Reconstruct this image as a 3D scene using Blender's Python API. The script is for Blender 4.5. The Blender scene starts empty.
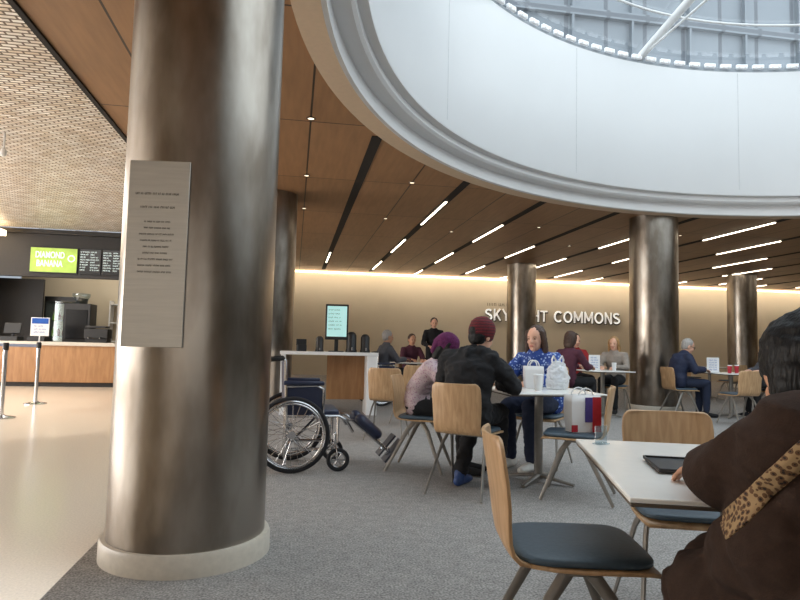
import bpy, bmesh, math, random
from mathutils import Vector, Matrix, noise
from mathutils.bvhtree import BVHTree
random.seed(3)
COL=bpy.context.scene.collection
pi=math.pi
V=Vector
def rad(a): return math.radians(a)
def lin(c):
    return tuple(((x/255)/12.92 if x/255<=.04045 else ((x/255+.055)/1.055)**2.4) for x in c)+(1,)

# ------------------------------------------------------------ materials
def nodes_of(name):
    m=bpy.data.materials.new(name); m.use_nodes=True
    nt=m.node_tree; b=nt.nodes['Principled BSDF']
    return m,nt,b
def sc(c,k): return (min(1,c[0]*k),min(1,c[1]*k),min(1,c[2]*k),1)
def mat(name,rgb,rough=.6,metal=0,var=.1,scale=20,bump=0,bscale=80,emit=0,ecol=None,alpha=1,spec=.5,aniso=0,stretch=None):
    m,nt,b=nodes_of(name); c=lin(rgb); N=nt.nodes; L=nt.links
    tc=N.new('ShaderNodeTexCoord'); nz=N.new('ShaderNodeTexNoise'); nz.inputs['Scale'].default_value=scale; nz.inputs['Detail'].default_value=4
    src=tc.outputs['Object']
    if stretch:
        mp=N.new('ShaderNodeMapping'); mp.inputs['Scale'].default_value=stretch; L.new(src,mp.inputs[0]); src=mp.outputs[0]
    L.new(src,nz.inputs['Vector'])
    r=N.new('ShaderNodeValToRGB'); r.color_ramp.elements[0].position=.3; r.color_ramp.elements[1].position=.7
    r.color_ramp.elements[0].color=sc(c,1-var); r.color_ramp.elements[1].color=sc(c,1+var)
    L.new(nz.outputs['Fac'],r.inputs[0]); L.new(r.outputs[0],b.inputs['Base Color'])
    b.inputs['Roughness'].default_value=rough; b.inputs['Metallic'].default_value=metal; b.inputs['Specular IOR Level'].default_value=spec
    if aniso: b.inputs['Anisotropic'].default_value=aniso
    if bump:
        n2=N.new('ShaderNodeTexNoise'); n2.inputs['Scale'].default_value=bscale; n2.inputs['Detail'].default_value=3; L.new(src,n2.inputs['Vector'])
        bp=N.new('ShaderNodeBump'); bp.inputs['Strength'].default_value=bump; bp.inputs['Distance'].default_value=.01
        L.new(n2.outputs['Fac'],bp.inputs['Height']); L.new(bp.outputs[0],b.inputs['Normal'])
    if emit:
        L.new(r.outputs[0],b.inputs['Emission Color']); b.inputs['Emission Strength'].default_value=emit
        if ecol:
            for l in list(b.inputs['Emission Color'].links): L.remove(l)
            b.inputs['Emission Color'].default_value=lin(ecol)
    b.inputs['Alpha'].default_value=alpha
    return m
def woodmat(name,c1,c2,scale=(1,12,12),rough=.4,ns=3):
    m,nt,b=nodes_of(name); N=nt.nodes; L=nt.links
    tc=N.new('ShaderNodeTexCoord'); mp=N.new('ShaderNodeMapping'); mp.inputs['Scale'].default_value=scale
    L.new(tc.outputs['Object'],mp.inputs[0]); nz=N.new('ShaderNodeTexNoise'); nz.inputs['Scale'].default_value=ns; nz.inputs['Detail'].default_value=6; nz.inputs['Distortion'].default_value=.6
    L.new(mp.outputs[0],nz.inputs['Vector']); r=N.new('ShaderNodeValToRGB'); r.color_ramp.elements[0].position=.3; r.color_ramp.elements[1].position=.7
    r.color_ramp.elements[0].color=lin(c1); r.color_ramp.elements[1].color=lin(c2)
    L.new(nz.outputs['Fac'],r.inputs[0]); L.new(r.outputs[0],b.inputs['Base Color']); b.inputs['Roughness'].default_value=rough
    return m
def brickmat(name,c1,c2,mortar,bw,rh,ms,offset=.5,loc=(0,0,0),rot=(0,0,0),rough=.6,noisevar=0,nscale=(1,1,1),bump=0,bias=0,metal=0):
    m,nt,b=nodes_of(name); N=nt.nodes; L=nt.links
    tc=N.new('ShaderNodeTexCoord'); mp=N.new('ShaderNodeMapping'); mp.inputs['Location'].default_value=loc; mp.inputs['Rotation'].default_value=rot
    L.new(tc.outputs['Object'],mp.inputs[0]); br=N.new('ShaderNodeTexBrick'); br.offset=offset; br.squash=1
    for k,v in (('Color1',lin(c1)),('Color2',lin(c2)),('Mortar',lin(mortar)),('Scale',1.0),('Mortar Size',ms),('Mortar Smooth',.1),('Bias',bias),('Brick Width',bw),('Row Height',rh)): br.inputs[k].default_value=v
    L.new(mp.outputs[0],br.inputs['Vector']); out=br.outputs['Color']
    if noisevar:
        mp2=N.new('ShaderNodeMapping'); mp2.inputs['Scale'].default_value=nscale; L.new(tc.outputs['Object'],mp2.inputs[0])
        nz=N.new('ShaderNodeTexNoise'); nz.inputs['Scale'].default_value=3; nz.inputs['Detail'].default_value=6; L.new(mp2.outputs[0],nz.inputs['Vector'])
        mr=N.new('ShaderNodeMapRange'); mr.inputs['From Min'].default_value=.3; mr.inputs['From Max'].default_value=.7; mr.inputs['To Min'].default_value=1-noisevar; mr.inputs['To Max'].default_value=1+noisevar
        L.new(nz.outputs['Fac'],mr.inputs['Value']); mx=N.new('ShaderNodeMix'); mx.data_type='RGBA'; mx.blend_type='MULTIPLY'; mx.inputs['Factor'].default_value=1
        L.new(out,mx.inputs['A']); L.new(mr.outputs[0],mx.inputs['B']); out=mx.outputs['Result']
    L.new(out,b.inputs['Base Color']); b.inputs['Roughness'].default_value=rough; b.inputs['Metallic'].default_value=metal
    if bump:
        bp=N.new('ShaderNodeBump'); bp.inputs['Strength'].default_value=bump; bp.inputs['Distance'].default_value=.02; bp.invert=True
        L.new(br.outputs['Fac'],bp.inputs['Height']); L.new(bp.outputs[0],b.inputs['Normal'])
    return m
def spotmat(name,base,spot,scale=40,thr=.35,rough=.8,spot2=None):
    m,nt,b=nodes_of(name); N=nt.nodes; L=nt.links
    tc=N.new('ShaderNodeTexCoord'); vo=N.new('ShaderNodeTexVoronoi'); vo.inputs['Scale'].default_value=scale; L.new(tc.outputs['Object'],vo.inputs['Vector'])
    r=N.new('ShaderNodeValToRGB'); r.color_ramp.interpolation='CONSTANT'; r.color_ramp.elements[0].color=lin(spot2 or spot); r.color_ramp.elements[1].position=thr; r.color_ramp.elements[1].color=lin(base)
    if spot2:
        e=r.color_ramp.elements.new(thr*.5); e.color=lin(spot)
    L.new(vo.outputs['Distance'],r.inputs[0]); L.new(r.outputs[0],b.inputs['Base Color']); b.inputs['Roughness'].default_value=rough
    return m
def stripemat(name,cols,scale,axis='Z',rough=.85):
    m,nt,b=nodes_of(name); N=nt.nodes; L=nt.links
    tc=N.new('ShaderNodeTexCoord'); w=N.new('ShaderNodeTexWave'); w.bands_direction=axis; w.inputs['Scale'].default_value=scale; w.inputs['Distortion'].default_value=2.5; w.inputs['Detail Scale'].default_value=6
    L.new(tc.outputs['Object'],w.inputs['Vector']); r=N.new('ShaderNodeValToRGB'); r.color_ramp.interpolation='LINEAR'
    r.color_ramp.elements[0].color=lin(cols[0]); r.color_ramp.elements[1].position=.6; r.color_ramp.elements[1].color=lin(cols[1])
    L.new(w.outputs['Fac'],r.inputs[0]); L.new(r.outputs[0],b.inputs['Base Color']); b.inputs['Roughness'].default_value=rough
    return m
def glassmat(name,tint=(225,235,240),gl=.12):
    m=bpy.data.materials.new(name); m.use_nodes=True; nt=m.node_tree; N=nt.nodes; L=nt.links; N.clear()
    o=N.new('ShaderNodeOutputMaterial'); t=N.new('ShaderNodeBsdfTransparent'); g=N.new('ShaderNodeBsdfGlossy'); g.inputs['Roughness'].default_value=.05
    nz=N.new('ShaderNodeTexNoise'); nz.inputs['Scale'].default_value=2; r=N.new('ShaderNodeValToRGB'); c=lin(tint); r.color_ramp.elements[0].color=sc(c,.96); r.color_ramp.elements[1].color=c
    L.new(nz.outputs['Fac'],r.inputs[0]); L.new(r.outputs[0],t.inputs[0]); x=N.new('ShaderNodeMixShader'); x.inputs[0].default_value=gl
    L.new(t.outputs[0],x.inputs[1]); L.new(g.outputs[0],x.inputs[2]); L.new(x.outputs[0],o.inputs[0]); return m

M={}
def carpetmat():
    m,nt,b=nodes_of('carpet_grey'); N=nt.nodes; L=nt.links
    tc=N.new('ShaderNodeTexCoord')
    a=N.new('ShaderNodeTexNoise'); a.inputs['Scale'].default_value=95; a.inputs['Detail'].default_value=4; L.new(tc.outputs['Object'],a.inputs['Vector'])
    mp=N.new('ShaderNodeMapping'); mp.inputs['Scale'].default_value=(4,5,1); mp.inputs['Rotation'].default_value=(0,0,.5); L.new(tc.outputs['Object'],mp.inputs[0])
    c=N.new('ShaderNodeTexNoise'); c.inputs['Scale'].default_value=3.0; c.inputs['Detail'].default_value=10; c.inputs['Roughness'].default_value=.75; L.new(mp.outputs[0],c.inputs['Vector'])
    r1=N.new('ShaderNodeValToRGB'); r1.color_ramp.elements[0].position=.35; r1.color_ramp.elements[1].position=.65; r1.color_ramp.elements[0].color=lin((116,113,111)); r1.color_ramp.elements[1].color=lin((180,176,171))
    r2=N.new('ShaderNodeValToRGB'); r2.color_ramp.elements[0].position=.38; r2.color_ramp.elements[1].position=.62; r2.color_ramp.elements[0].color=(.74,.74,.75,1); r2.color_ramp.elements[1].color=(1,1,1,1)
    L.new(a.outputs['Fac'],r1.inputs[0]); L.new(c.outputs['Fac'],r2.inputs[0]); mx=N.new('ShaderNodeMix'); mx.data_type='RGBA'; mx.blend_type='MULTIPLY'; mx.inputs['Factor'].default_value=1
    L.new(r1.outputs[0],mx.inputs['A']); L.new(r2.outputs[0],mx.inputs['B']); L.new(mx.outputs['Result'],b.inputs['Base Color']); b.inputs['Roughness'].default_value=.95
    bp=N.new('ShaderNodeBump'); bp.inputs['Strength'].default_value=.25; bp.inputs['Distance'].default_value=.004; L.new(a.outputs['Fac'],bp.inputs['Height']); L.new(bp.outputs[0],b.inputs['Normal'])
    return m
M['carpet']=carpetmat()
M['terrazzo']=mat('terrazzo_cream',(228,216,198),rough=.2,var=.09,scale=90)
M['woodceil']=brickmat('wood_ceiling_panels',(154,116,82),(142,106,73),(54,40,30),.8,2.4,.011,offset=0,loc=(-.9+.8,0.3,0),rough=.45,noisevar=.13,nscale=(6,.6,1))
M['meshceil']=brickmat('woven_metal_ceiling',(255,252,246),(216,200,180),(100,82,66),.135,.058,.010,offset=.5,rough=.4,noisevar=.14,bump=.4)
M['wall']=mat('wall_cream',(202,190,168),rough=.7,var=.02,scale=2)
M['walldark']=mat('wall_dark',(34,31,30),rough=.6)
M['white']=mat('white_paint',(232,232,232),rough=.45,var=.015,scale=3)
M['drum']=mat('white_plaster_drum',(230,231,232),rough=.3,var=.02,scale=.5)
M['beige']=mat('beige_trim',(206,184,158),rough=.5,var=.03)
def steelmat():
    m,nt,b=nodes_of('brushed_steel'); N=nt.nodes; L=nt.links
    tc=N.new('ShaderNodeTexCoord'); mp=N.new('ShaderNodeMapping'); mp.inputs['Scale'].default_value=(1,1,30); L.new(tc.outputs['Object'],mp.inputs[0])
    nz=N.new('ShaderNodeTexNoise'); nz.inputs['Scale'].default_value=4; nz.inputs['Detail'].default_value=2; L.new(mp.outputs[0],nz.inputs['Vector'])
    mp2=N.new('ShaderNodeMapping'); mp2.inputs['Scale'].default_value=(2.2,2.2,.8); L.new(tc.outputs['Object'],mp2.inputs[0])
    n2=N.new('ShaderNodeTexNoise'); n2.inputs['Scale'].default_value=1.8; n2.inputs['Detail'].default_value=4; L.new(mp2.outputs[0],n2.inputs['Vector'])
    r=N.new('ShaderNodeMapRange'); r.inputs['To Min'].default_value=.27; r.inputs['To Max'].default_value=.31; L.new(nz.outputs['Fac'],r.inputs[0]); L.new(r.outputs[0],b.inputs['Roughness'])
    c=N.new('ShaderNodeValToRGB'); c.color_ramp.elements[0].position=.36; c.color_ramp.elements[1].position=.64; c.color_ramp.elements[0].color=lin((122,112,101)); c.color_ramp.elements[1].color=lin((168,161,152))
    L.new(n2.outputs['Fac'],c.inputs[0]); L.new(c.outputs[0],b.inputs['Base Color']); b.inputs['Metallic'].default_value=1
    return m
M['steel']=steelmat()
M['plaque']=mat('plaque_steel',(190,186,178),rough=.36,metal=.6,var=.05,scale=6,stretch=(1,1,20))
M['engrave']=mat('engraved_ink',(60,55,50),rough=.6)
M['stone']=mat('column_base_stone',(204,196,182),rough=.4,var=.06,scale=30)
M['ply']=woodmat('chair_plywood',(176,138,98),(204,168,128),(12,12,1.2))
M['oak']=woodmat('oak_panel',(146,104,66),(170,126,84),(5,5,.8))
M['teal']=mat('seat_vinyl',(68,84,96),rough=.5,var=.08,scale=60,bump=.1)
M['taupe']=mat('taupe_metal',(132,127,120),rough=.4,metal=.3)
M['tabletop']=mat('table_laminate',(240,238,233),rough=.22,var=.02)
M['tableedge']=mat('table_edge',(90,78,66),rough=.5)
M['chrome']=mat('chrome',(200,200,202),rough=.18,metal=1,var=.03)
M['black']=mat('black_plastic',(24,24,26),rough=.45)
M['rubber']=mat('tyre_rubber',(34,34,38),rough=.8)
M['navy']=mat('navy_vinyl',(34,42,68),rough=.45,bump=.1)
M['lamp']=mat('lamp_diffuser',(255,240,215),emit=8,var=.01)
M['lampw']=mat('lamp_cove',(255,226,184),emit=6,var=.01)
M['slot']=mat('slot_dark',(26,20,16),rough=.8)
M['skin']=mat('skin_light',(218,168,142),rough=.5,var=.04,scale=10)
M['skin2']=mat('skin_tan',(196,146,116),rough=.5,var=.04,scale=10)
M['eye']=mat('eye_dark',(40,30,28),rough=.2)
M['lip']=mat('lip',(176,92,88),rough=.5)
M['hairblk']=mat('hair_black',(13,11,11),rough=.55,var=.4,scale=60,bump=.5,bscale=120,stretch=(1,1,.12),spec=.3)
M['hairbrn']=mat('hair_brown',(66,44,32),rough=.55,var=.35,scale=60,bump=.6,bscale=120,stretch=(1,1,.15))
M['hairgry']=mat('hair_grey',(165,160,155),rough=.5,var=.2,scale=60,bump=.6,bscale=120,stretch=(1,1,.15))
M['hairbld']=mat('hair_blond',(168,130,84),rough=.5,var=.2,scale=60,bump=.6,bscale=120,stretch=(1,1,.15))
M['coatbrn']=mat('coat_brown_wool',(54,39,31),rough=.92,var=.16,scale=60,bump=.25,bscale=300,spec=.25)
M['blk']=mat('black_cotton',(24,24,27),rough=.9,var=.15,bump=.2)
M['jean']=mat('dark_denim',(34,42,64),rough=.9,var=.2,scale=120)
M['blue']=spotmat('blue_print_cloth',(42,72,146),(158,180,220),scale=38,thr=.33)
M['pinkp']=spotmat('pale_floral_cloth',(196,176,180),(150,84,124),scale=60,thr=.26)
M['purplehat']=mat('purple_knit',(88,28,74),rough=.95,var=.3,scale=90,bump=.5)
M['beanie']=stripemat('maroon_beanie',((112,22,32),(76,20,28)),14,'Z')
M['redcl']=mat('red_jacket',(150,34,36),rough=.85,bump=.3)
M['plum']=mat('plum_coat',(78,36,52),rough=.85,bump=.3)
M['bluej']=mat('navy_jacket',(26,36,64),rough=.7,bump=.3)
M['greyc']=mat('grey_sweater',(84,84,90),rough=.9,bump=.3)
M['tan']=mat('cream_grey_sweater',(150,140,130),rough=.9,bump=.3)
M['leopard']=spotmat('leopard_strap',(160,132,94),(96,66,40),scale=90,thr=.50,spot2=(24,18,15))
M['scarf']=stripemat('grey_check_scarf',((200,194,184),(140,132,122)),30,'Y')
M['shoew']=mat('white_sneaker',(215,212,206),rough=.6)
M['shoeb']=mat('blue_sneaker',(46,70,120),rough=.6)
M['green']=mat('screen_green',(158,188,84),emit=.4,var=.22,scale=3)
M['screenk']=mat('screen_black',(16,18,22),rough=.2)
M['scrtxt']=mat('screen_text',(220,238,236),emit=.7,var=.01)
M['scrteal']=mat('screen_teal',(170,215,212),emit=.6,var=.05,scale=4)
M['scrdark']=mat('screen_dark_text',(30,70,74),rough=.5)
M['bluesign']=mat('sign_blue',(30,84,170),rough=.4)
M['redb']=mat('bag_red',(176,34,50),rough=.5)
M['navb']=mat('bag_violet_blue',(70,60,130),rough=.5)
M['plastic']=mat('white_thin_plastic',(238,240,242),rough=.3,var=.04,alpha=.72,bump=.5,bscale=25)
M['letter']=mat('letter_metal',(244,242,238),rough=.4,emit=.25)  # metal letters given a faint glow of their own to look whiter
M['metalshade']=mat('dark_metal_and_shadow',(46,42,42),rough=.5,metal=.2)  # dark metal, also used for the painted shadow behind the hall letters
M['granite']=mat('granite_top',(196,188,176),rough=.3,var=.15,scale=120)
M['glass']=glassmat('skylight_glass')
M['facade']=brickmat('fin_facade',(120,128,136),(112,120,128),(84,90,98),1.9,4.0,.10,offset=0,rot=(pi/2,0,0),rough=.5)
M['fridgelit']=mat('fridge_interior',(235,225,200),emit=.6,var=.15,scale=8)

# ------------------------------------------------------------ mesh builder
class MB:
    def __init__(s): s.v=[];s.f=[];s.m=[]
    def add(s,vs,fs,mi=0,T=None):
        o=len(s.v)
        s.v+=[tuple(T@V(v)) if T is not None else tuple(v) for v in vs]
        s.f+=[tuple(i+o for i in f) for f in fs]; s.m+=[mi]*len(fs)
    def box(s,c,d,mi=0,rz=0,T=None):
        x,y,z=[k/2 for k in d]
        vs=[(-x,-y,-z),(x,-y,-z),(x,y,-z),(-x,y,-z),(-x,-y,z),(x,-y,z),(x,y,z),(-x,y,z)]
        fs=[(0,3,2,1),(4,5,6,7),(0,1,5,4),(1,2,6,5),(2,3,7,6),(3,0,4,7)]
        Q=Matrix.Translation(c)@Matrix.Rotation(rz,4,'Z')
        if T is not None: Q=T@Q
        s.add(vs,fs,mi,Q)
    def tube(s,pts,rs,seg=12,mi=0,side=None,rnd=True,T=None):
        pts=[V(p) for p in pts]; n=len(pts)
        if not isinstance(rs,(list,tuple)): rs=[rs]*n
        rs=[(r,r) if not isinstance(r,tuple) else r for r in rs]
        tg=[]
        for i in range(n):
            a=pts[max(0,i-1)]; b=pts[min(n-1,i+1)]; t=(b-a)
            tg.append(t.normalized() if t.length>1e-9 else V((0,0,1)))
        sd=V(side) if side is not None else None
        if sd is None:
            sd=V((0,1,0)) if abs(tg[0].y)<.9 else V((1,0,0))
        rings=[]
        def ring(p,t,a,b,sdv):
            sy=(sdv-t*sdv.dot(t)); sy=sy.normalized() if sy.length>1e-6 else t.orthogonal().normalized()
            nx=sy.cross(t)
            return [p+nx*(a*math.cos(2*pi*k/seg))+sy*(b*math.sin(2*pi*k/seg)) for k in range(seg)]
        K=[(math.sin(x),math.cos(x)) for x in (rad(70),rad(45),rad(22))] if rnd else []
        e0=min(rs[0]); e1=min(rs[-1])
        for sn,cs in K: rings.append(ring(pts[0]-tg[0]*e0*sn,tg[0],rs[0][0]*cs,rs[0][1]*cs,sd))
        for i in range(n): rings.append(ring(pts[i],tg[i],rs[i][0],rs[i][1],sd))
        for sn,cs in reversed(K): rings.append(ring(pts[-1]+tg[-1]*e1*sn,tg[-1],rs[-1][0]*cs,rs[-1][1]*cs,sd))
        vs=[p for r in rings for p in r]; fs=[]
        R=len(rings)
        for i in range(R-1):
            for k in range(seg):
                k2=(k+1)%seg; fs.append((i*seg+k,i*seg+k2,(i+1)*seg+k2,(i+1)*seg+k))
        if rnd:
            vs.append(pts[0]-tg[0]*e0); vs.append(pts[-1]+tg[-1]*e1); a=len(vs)-2
            for k in range(seg):
                k2=(k+1)%seg; fs.append((a,k2,k)); fs.append((a+1,(R-1)*seg+k,(R-1)*seg+k2))
        else:
            fs.append(tuple(range(seg-1,-1,-1))); fs.append(tuple((R-1)*seg+k for k in range(seg)))
        s.add(vs,fs,mi,T)
    def ell(s,c,r,T=None,mi=0,seg=18,rings=10):
        vs=[];fs=[]
        for i in range(1,rings):
            th=pi*i/rings
            for k in range(seg):
                ph=2*pi*k/seg; vs.append((c[0]+r[0]*math.sin(th)*math.cos(ph),c[1]+r[1]*math.sin(th)*math.sin(ph),c[2]+r[2]*math.cos(th)))
        for i in range(rings-2):
            for k in range(seg):
                k2=(k+1)%seg; fs.append((i*seg+k,(i+1)*seg+k,(i+1)*seg+k2,i*seg+k2))
        vs.append((c[0],c[1],c[2]+r[2])); vs.append((c[0],c[1],c[2]-r[2])); a=len(vs)-2
        for k in range(seg):
            k2=(k+1)%seg; fs.append((a,k,k2)); fs.append((a+1,(rings-2)*seg+k2,(rings-2)*seg+k))
        s.add(vs,fs,mi,T)
    def torus(s,c,R,r,axis='Y',seg=48,sec=8,mi=0,T=None,sq=1):
        vs=[];fs=[]
        for i in range(seg):
            a=2*pi*i/seg
            for k in range(sec):
                b=2*pi*k/sec; q=R+r*math.cos(b); h=r*sq*math.sin(b)
                p={'Y':(q*math.cos(a),h,q*math.sin(a)),'Z':(q*math.cos(a),q*math.sin(a),h),'X':(h,q*math.cos(a),q*math.sin(a))}[axis]
                vs.append((c[0]+p[0],c[1]+p[1],c[2]+p[2]))
        for i in range(seg):
            for k in range(sec):
                i2=(i+1)%seg;k2=(k+1)%sec; fs.append((i*sec+k,i2*sec+k,i2*sec+k2,i*sec+k2))
        s.add(vs,fs,mi,T)
    def lathe(s,prof,c=(0,0,0),seg=64,mi=0,closed=False,cap=True):
        vs=[];fs=[];n=len(prof)
        for (r,z) in prof:
            for k in range(seg):
                a=2*pi*k/seg; vs.append((c[0]+r*math.cos(a),c[1]+r*math.sin(a),c[2]+z))
        for i in range(n if closed else n-1):
            j=(i+1)%n
            for k in range(seg):
                k2=(k+1)%seg; fs.append((i*seg+k,i*seg+k2,j*seg+k2,j*seg+k))
        if cap and not closed:
            fs.append(tuple(range(seg-1,-1,-1))); fs.append(tuple((n-1)*seg+k for k in range(seg)))
        s.add(vs,fs,mi)
    def mesh(s,name,mats,smooth=True,ang=40):
        me=bpy.data.meshes.new(name); me.from_pydata(s.v,[],s.f)
        for m in mats: me.materials.append(m)
        me.polygons.foreach_set('material_index',s.m)
        bm=bmesh.new(); bm.from_mesh(me); bmesh.ops.recalc_face_normals(bm,faces=bm.faces); bm.to_mesh(me); bm.free()
        if smooth:
            me.polygons.foreach_set('use_smooth',[True]*len(me.polygons)); me.set_sharp_from_angle(angle=rad(ang))
        me.update(); return me
    def obj(s,name,mats,parent=None,loc=(0,0,0),rz=0,smooth=True,bevel=0,label=None,category=None,kind=None,group=None,ang=40):
        if not isinstance(mats,(list,tuple)): mats=[mats]
        o=bpy.data.objects.new(name,s.mesh(name,mats,smooth,ang)); COL.objects.link(o)
        o.location=loc; o.rotation_euler=(0,0,rz)
        if parent: o.parent=parent
        if bevel:
            b=o.modifiers.new('bevel','BEVEL'); b.width=bevel; b.segments=2; b.limit_method='ANGLE'
        tag(o,label,category,kind,group); return o
def tag(o,label=None,category=None,kind=None,group=None):
    if label: o['label']=label
    if category: o['category']=category
    if kind: o['kind']=kind
    if group: o['group']=group
    return o
def empty(name,loc,rz=0,label=None,category=None,group=None):
    e=bpy.data.objects.new(name,None); e.empty_display_size=.1; COL.objects.link(e); e.location=loc; e.rotation_euler=(0,0,rz)
    tag(e,label,category,None,group); return e
def dup(root,loc,rz,label=None,group=None):
    r=root.copy(); COL.objects.link(r); r.location=loc; r.rotation_euler=(0,0,rz)
    if label: r['label']=label
    if group: r['group']=group
    def rec(a,b):
        for ch in list(a.children):
            c=ch.copy(); c.parent=b; COL.objects.link(c); rec(ch,c)
    rec(root,r); return r
def blob(mb,name,m,parent,voxel=.01,smooth=4,crease=0,cs=9,seed=0):
    me=mb.mesh(name+'_src',[m],smooth=False)
    t=bpy.data.objects.new('tmp',me); COL.objects.link(t)
    r=t.modifiers.new('r','REMESH'); r.mode='VOXEL'; r.voxel_size=voxel; r.use_smooth_shade=True
    if smooth:
        q=t.modifiers.new('s','SMOOTH'); q.factor=.5; q.iterations=smooth
    dg=bpy.context.evaluated_depsgraph_get(); dg.update()
    me2=bpy.data.meshes.new_from_object(t.evaluated_get(dg)); me2.name=name
    bpy.data.objects.remove(t); bpy.data.meshes.remove(me)
    if crease:
        ns=[v.normal.copy() for v in me2.vertices]
        for v,n in zip(me2.vertices,ns):
            p=v.co
            d=noise.noise(V((p.x*cs+seed,p.y*cs,p.z*cs*1.6)))
            f=1-abs(noise.noise(V((p.x*cs*1.7,p.y*cs*1.7+seed,p.z*cs*2.6))))*2.2
            v.co=p+n*(d+.6*f)*crease
    if not me2.materials: me2.materials.append(m)
    me2.materials[0]=m
    me2.polygons.foreach_set('use_smooth',[True]*len(me2.polygons)); me2.update()
    o=bpy.data.objects.new(name,me2); COL.objects.link(o)
    if parent: o.parent=parent
    return o
# block capitals drawn as strokes in a unit cell (x to the right, z up)
def arc(cx,cz,rx,rz_,a0,a1,n=10): return [(cx+rx*math.cos(rad(a0+(a1-a0)*k/n)),cz+rz_*math.sin(rad(a0+(a1-a0)*k/n))) for k in range(n+1)]
GL={'S':(.62,[arc(.31,.74,.25,.20,35,270,12)+arc(.31,.27,.27,.21,90,-145,12)[1:]]),
 'K':(.64,[[(.06,0),(.06,1)],[(.06,.36),(.56,1)],[(.24,.58),(.60,0)]]),
 'Y':(.66,[[(.03,1),(.33,.48),(.63,1)],[(.33,.48),(.33,0)]]),
 'L':(.52,[[(.06,1),(.06,.06),(.50,.06)]]),
 'I':(.14,[[(.07,0),(.07,1)]]),
 'G':(.78,[arc(.42,.5,.36,.45,50,360,18)[:-1]+[(.76,.46),(.46,.46)]]),
 'H':(.66,[[(.06,0),(.06,1)],[(.60,0),(.60,1)],[(.06,.52),(.60,.52)]]),
 'T':(.60,[[(.0,.94),(.60,.94)],[(.30,.94),(.30,0)]]),
 'C':(.74,[arc(.42,.5,.36,.45,50,310,16)]),
 'O':(.84,[arc(.42,.5,.36,.45,0,360,22)]),
 'M':(.84,[[(.06,0),(.06,1),(.42,.22),(.78,1),(.78,0)]]),
 'N':(.68,[[(.06,0),(.06,1),(.62,0),(.62,1)]]),' ':(.34,[])}
def letters(mb,s,x0,x1,z0,h,y,depth,sw):
    gap=.17; tot=sum(GL[c][0] for c in s)+gap*(len(s)-1); kx=(x1-x0)/tot; x=x0
    for c in s:
        w,st=GL[c]
        for pl_ in st:
            P=[(x+a*kx,z0+b*h) for a,b in pl_]
            for (a,b) in zip(P[:-1],P[1:]):
                dx,dz=b[0]-a[0],b[1]-a[1]; L=math.hypot(dx,dz)
                T=Matrix.Translation(((a[0]+b[0])/2,y,(a[1]+b[1])/2))@Matrix.Rotation(-math.atan2(dz,dx),4,'Y')
                mb.box((0,0,0),(L+sw*.45,depth,sw),T=T)
        x+=(w+gap)*kx
def textmesh(s,w,h,name,m,extr=.002,parent=None,loc=(0,0,0),rot=(pi/2,0,0),bold=0,**k):
    cu=bpy.data.curves.new(name,'FONT'); cu.body=s; cu.align_x='CENTER'; cu.align_y='CENTER'; cu.extrude=extr; cu.offset=bold
    t=bpy.data.objects.new('tmp',cu); COL.objects.link(t); dg=bpy.context.evaluated_depsgraph_get(); dg.update()
    me=bpy.data.meshes.new_from_object(t.evaluated_get(dg)); bpy.data.objects.remove(t)
    xs=[v.co.x for v in me.vertices]; ys=[v.co.y for v in me.vertices]; cx=(min(xs)+max(xs))/2; cy=(min(ys)+max(ys))/2
    fx=w/(max(xs)-min(xs)); fy=h/(max(ys)-min(ys))
    for v in me.vertices: v.co.x=(v.co.x-cx)*fx; v.co.y=(v.co.y-cy)*fy
    me.name=name; me.materials.clear(); me.materials.append(m)
    o=bpy.data.objects.new(name,me); COL.objects.link(o); o.location=loc; o.rotation_euler=rot
    if parent: o.parent=parent
    tag(o,**k); return o
def scribble(mb,x0,x1,z,h,y,center=True,fill=.8,mi=0,dens=1.0):
    # small print too fine to read: runs of little strokes grouped as words (in the XZ plane at y)
    W=(x1-x0)*fill; x=(x0+x1)/2-W/2 if center else x0; e=x+W; sw=h*.16
    while x<e-h:
        L=random.randint(2,7)
        for k in range(L):
            if x>e: break
            mb.box((x,y,z),(sw,.0012,h)); 
            if random.random()<.6: mb.box((x+h*.2,y,z+random.choice((-.42,0,.42))*h),(h*.4,.0012,sw))
            x+=h*.62/dens
        x+=h*.5

# ------------------------------------------------------------ room shell
CZ=3.58; OC=(6.55,3.5)
def plane(name,x0,x1,y0,y1,z,m,down=False,th=.1):
    mb=MB(); mb.box(((x0+x1)/2,(y0+y1)/2,z+(th/2 if down else -th/2)),(x1-x0,y1-y0,th)); return mb.obj(name,m,kind='structure',smooth=False)
plane('floor',-1.01,22,-7,21.5,0,M['carpet'])
plane('floor',-12,-1.01,-7,21.5,0,M['terrazzo'])
def wall(name,c,d,m): 
    mb=MB(); mb.box(c,d); return mb.obj(name,m,kind='structure',smooth=False)
wall('wall_back',(9.5,21.6,1.85),(25,.2,3.7),M['wall'])
wall('wall_left',(-12.1,7.25,1.85),(.2,28.5,3.7),M['wall'])
wall('wall_right',(22.1,7.25,1.85),(.2,28.7,3.7),M['wall'])
wall('wall_front',(5,-7.1,1.85),(34,.2,3.7),M['wall'])
wall('wall_cafe_side',(-3.0,18.4,1.8),(.2,6.2,3.6),M['walldark'])
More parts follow.
